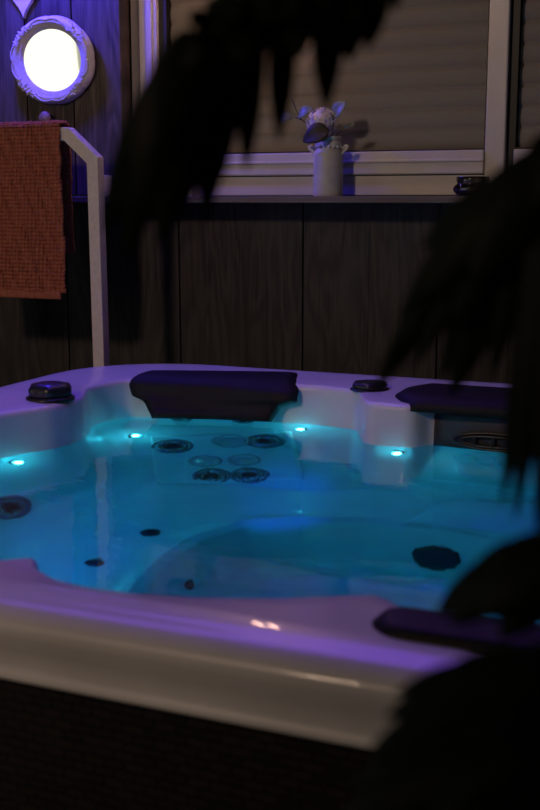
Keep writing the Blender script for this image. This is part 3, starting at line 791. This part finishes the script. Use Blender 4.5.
def leaflet(bm, p0, pm, p1, w):
    n_ = 16; rows = []; view = (Vector((0, 0, ZC))-pm).normalized()
    face = (view*.8+Vector((.2, -.3, .5))).normalized()
    for i in range(n_+1):
        t = i/n_; c = p0*(1-t)**2+pm*2*t*(1-t)+p1*t*t
        tg = ((pm-p0)*(1-t)+(p1-pm)*t).normalized(); sd = tg.cross(face).normalized(); nn = sd.cross(tg)
        wt = w*(min(1, t/.12)**.6)*(1-max(0, (t-.45)/.55)**2.6)*.5+.0003
        rows.append([bm.verts.new(c-sd*wt+nn*wt*.35), bm.verts.new(c), bm.verts.new(c+sd*wt+nn*wt*.35)])
    for a, b_ in zip(rows, rows[1:]):
        for k in range(2): bm.faces.new((a[k], a[k+1], b_[k+1], b_[k]))
def frond(spine, lfs, wd=.02):
    """spine: points with distance; lfs: (base x,y,d, tip x,y,d, sag, width)"""
    pts = [crown]+[at(*s) for s in spine]; cr = catmull(pts, 10)
    bm = bmesh.new(); n_ = len(cr); tube(bm, cr, [.0075*(1-.75*i/(n_-1)) for i in range(n_)], 8); o_ = link('frond', bm, M['palm_stem'], palm)
    bm = bmesh.new()
    for (tx, ty, td, w, s) in lfs:
        p1 = at(tx, ty, td); i = int(s*(n_-1)); p0 = cr[min(i, n_-1)]
        pm = p0.lerp(p1, .45)+Vector((0, 0, .16))*(p1-p0).length + (p0-p1).cross(Vector((0, 0, 1)))*.03
        leaflet(bm, p0, pm, p1, w)
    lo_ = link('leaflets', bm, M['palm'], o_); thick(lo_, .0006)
# frond hanging across the top, leaflets falling down and left
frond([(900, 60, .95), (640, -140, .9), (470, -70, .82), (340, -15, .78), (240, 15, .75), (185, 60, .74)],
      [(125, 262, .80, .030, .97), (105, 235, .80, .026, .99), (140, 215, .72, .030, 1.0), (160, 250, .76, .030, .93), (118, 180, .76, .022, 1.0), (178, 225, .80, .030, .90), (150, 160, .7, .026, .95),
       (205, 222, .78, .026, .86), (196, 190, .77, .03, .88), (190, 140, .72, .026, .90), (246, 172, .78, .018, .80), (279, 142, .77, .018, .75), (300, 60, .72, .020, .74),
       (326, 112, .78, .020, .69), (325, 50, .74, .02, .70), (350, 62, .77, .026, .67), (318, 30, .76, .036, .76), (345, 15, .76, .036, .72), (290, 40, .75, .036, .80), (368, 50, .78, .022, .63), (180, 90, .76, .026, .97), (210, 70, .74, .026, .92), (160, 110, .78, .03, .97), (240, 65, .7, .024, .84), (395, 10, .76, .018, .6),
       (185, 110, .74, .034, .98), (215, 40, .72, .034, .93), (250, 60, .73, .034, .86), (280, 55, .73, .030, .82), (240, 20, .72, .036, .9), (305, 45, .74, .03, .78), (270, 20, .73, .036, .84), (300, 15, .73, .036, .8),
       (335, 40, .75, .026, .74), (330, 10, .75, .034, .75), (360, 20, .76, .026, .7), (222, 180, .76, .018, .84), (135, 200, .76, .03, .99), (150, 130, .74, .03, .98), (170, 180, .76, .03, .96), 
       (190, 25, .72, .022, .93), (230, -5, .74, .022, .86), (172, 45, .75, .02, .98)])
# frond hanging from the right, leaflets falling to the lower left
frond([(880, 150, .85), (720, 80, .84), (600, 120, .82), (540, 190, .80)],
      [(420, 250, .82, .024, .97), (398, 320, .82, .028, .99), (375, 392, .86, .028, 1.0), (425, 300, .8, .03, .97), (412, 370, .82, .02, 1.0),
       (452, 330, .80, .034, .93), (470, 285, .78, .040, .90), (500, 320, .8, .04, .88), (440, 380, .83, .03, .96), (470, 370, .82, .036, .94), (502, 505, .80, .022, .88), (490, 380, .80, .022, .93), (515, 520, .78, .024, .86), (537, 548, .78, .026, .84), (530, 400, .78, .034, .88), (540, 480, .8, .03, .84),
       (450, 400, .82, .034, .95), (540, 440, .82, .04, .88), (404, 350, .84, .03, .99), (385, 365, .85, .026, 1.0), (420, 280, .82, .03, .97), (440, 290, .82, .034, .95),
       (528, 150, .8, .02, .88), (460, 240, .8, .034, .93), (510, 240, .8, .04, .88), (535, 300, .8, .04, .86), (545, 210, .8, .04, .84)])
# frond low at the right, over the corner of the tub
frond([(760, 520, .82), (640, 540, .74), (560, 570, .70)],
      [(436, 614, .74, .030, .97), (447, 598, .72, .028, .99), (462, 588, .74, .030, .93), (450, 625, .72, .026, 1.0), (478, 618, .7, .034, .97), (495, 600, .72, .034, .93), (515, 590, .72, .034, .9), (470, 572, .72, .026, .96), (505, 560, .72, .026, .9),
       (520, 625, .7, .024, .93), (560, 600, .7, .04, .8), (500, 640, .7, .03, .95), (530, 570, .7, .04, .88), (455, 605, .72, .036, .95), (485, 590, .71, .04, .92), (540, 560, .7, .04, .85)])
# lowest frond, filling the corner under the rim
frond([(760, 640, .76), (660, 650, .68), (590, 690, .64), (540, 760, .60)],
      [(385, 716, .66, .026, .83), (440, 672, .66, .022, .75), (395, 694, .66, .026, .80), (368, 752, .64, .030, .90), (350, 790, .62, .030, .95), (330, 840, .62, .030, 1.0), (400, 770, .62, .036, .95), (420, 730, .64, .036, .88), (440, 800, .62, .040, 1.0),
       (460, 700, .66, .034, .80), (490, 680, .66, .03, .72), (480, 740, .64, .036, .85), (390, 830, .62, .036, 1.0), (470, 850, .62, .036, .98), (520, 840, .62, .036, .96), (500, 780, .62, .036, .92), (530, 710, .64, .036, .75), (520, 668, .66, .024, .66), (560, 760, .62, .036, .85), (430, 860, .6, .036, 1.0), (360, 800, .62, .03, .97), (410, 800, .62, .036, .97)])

# ------------------------------------------------------------------ lamps
def lamp(kind, name, loc, energy, color, size=.1, target=None, **k):
    ld = bpy.data.lights.new(name, kind); ld.energy = energy; ld.color = color
    if kind == 'AREA': ld.size = size
    else: ld.shadow_soft_size = size
    for a, v in k.items(): setattr(ld, a, v)
    o = bpy.data.objects.new(name, ld); COL.objects.link(o); o.location = loc
    if target is not None: o.rotation_euler = (Vector(target)-Vector(loc)).to_track_quat('-Z', 'Y').to_euler()
    return o
def c2(X, Y): return (X*math.cos(YAW)-Y*math.sin(YAW), X*math.sin(YAW)+Y*math.cos(YAW))
x_, y_ = c2(-4.4, -3.4)
lamp('SPOT', 'patio_light', (x_, y_, 4.7), 470, (1, .71, .51), .35, c2(-.95, 3.6)+(1.2,), spot_size=.80, spot_blend=.9)
lamp('SPOT', 'violet_wall_light', (-2.50, 3.44, 2.44), 52, (.06, .035, 1.0), .06, (-2.15, 3.58, 1.2), spot_size=1.95, spot_blend=.45)
lamp('SPOT', 'violet_rim_fill', (-1.45, 2.35, 2.9), 36, (.16, .06, 1.0), .20, (-1.42, 2.35, .9), spot_size=1.3, spot_blend=.8)  # added unseen spot overhead, tints the tub rims violet
lamp('AREA', 'violet_front_rim_fill', (-1.7, 3.25, 3.0), 4.2, (.22, .07, 1.0), 2.4, (-1.0, 1.27, .9), shape='RECTANGLE', size_y=.9, spread=1.3)  # added unseen panel light, gives the front rim its violet sheen
lamp('POINT', 'room_lamp', (-1.72, 4.05, 2.0), 1.6, (1, .62, .32), .06)
# under the water
lamp('POINT', 'footwell_light', (-.62, 1.44, .66), .5, (.015, .60, .85), .04)
lamp('POINT', 'seat_light', (-1.40, 1.50, .68), 1.5, (.02, .66, .95), .03)
lamp('SPOT', 'blue_light', (-.62, 1.48, .735), 26, (.02, .10, 1.0), .02, (-1.07, 2.62, .385), spot_size=.26, spot_blend=.8)
lamp('SPOT', 'blue_light', (-1.0, 1.48, .735), 7, (.03, .10, 1.0), .02, (-1.36, 2.12, .38), spot_size=.5, spot_blend=.9)

w = bpy.data.worlds.new('night'); sc.world = w; w.use_nodes = True
w.node_tree.nodes['Background'].inputs[0].default_value = (.35, .4, .6, 1); w.node_tree.nodes['Background'].inputs[1].default_value = .014
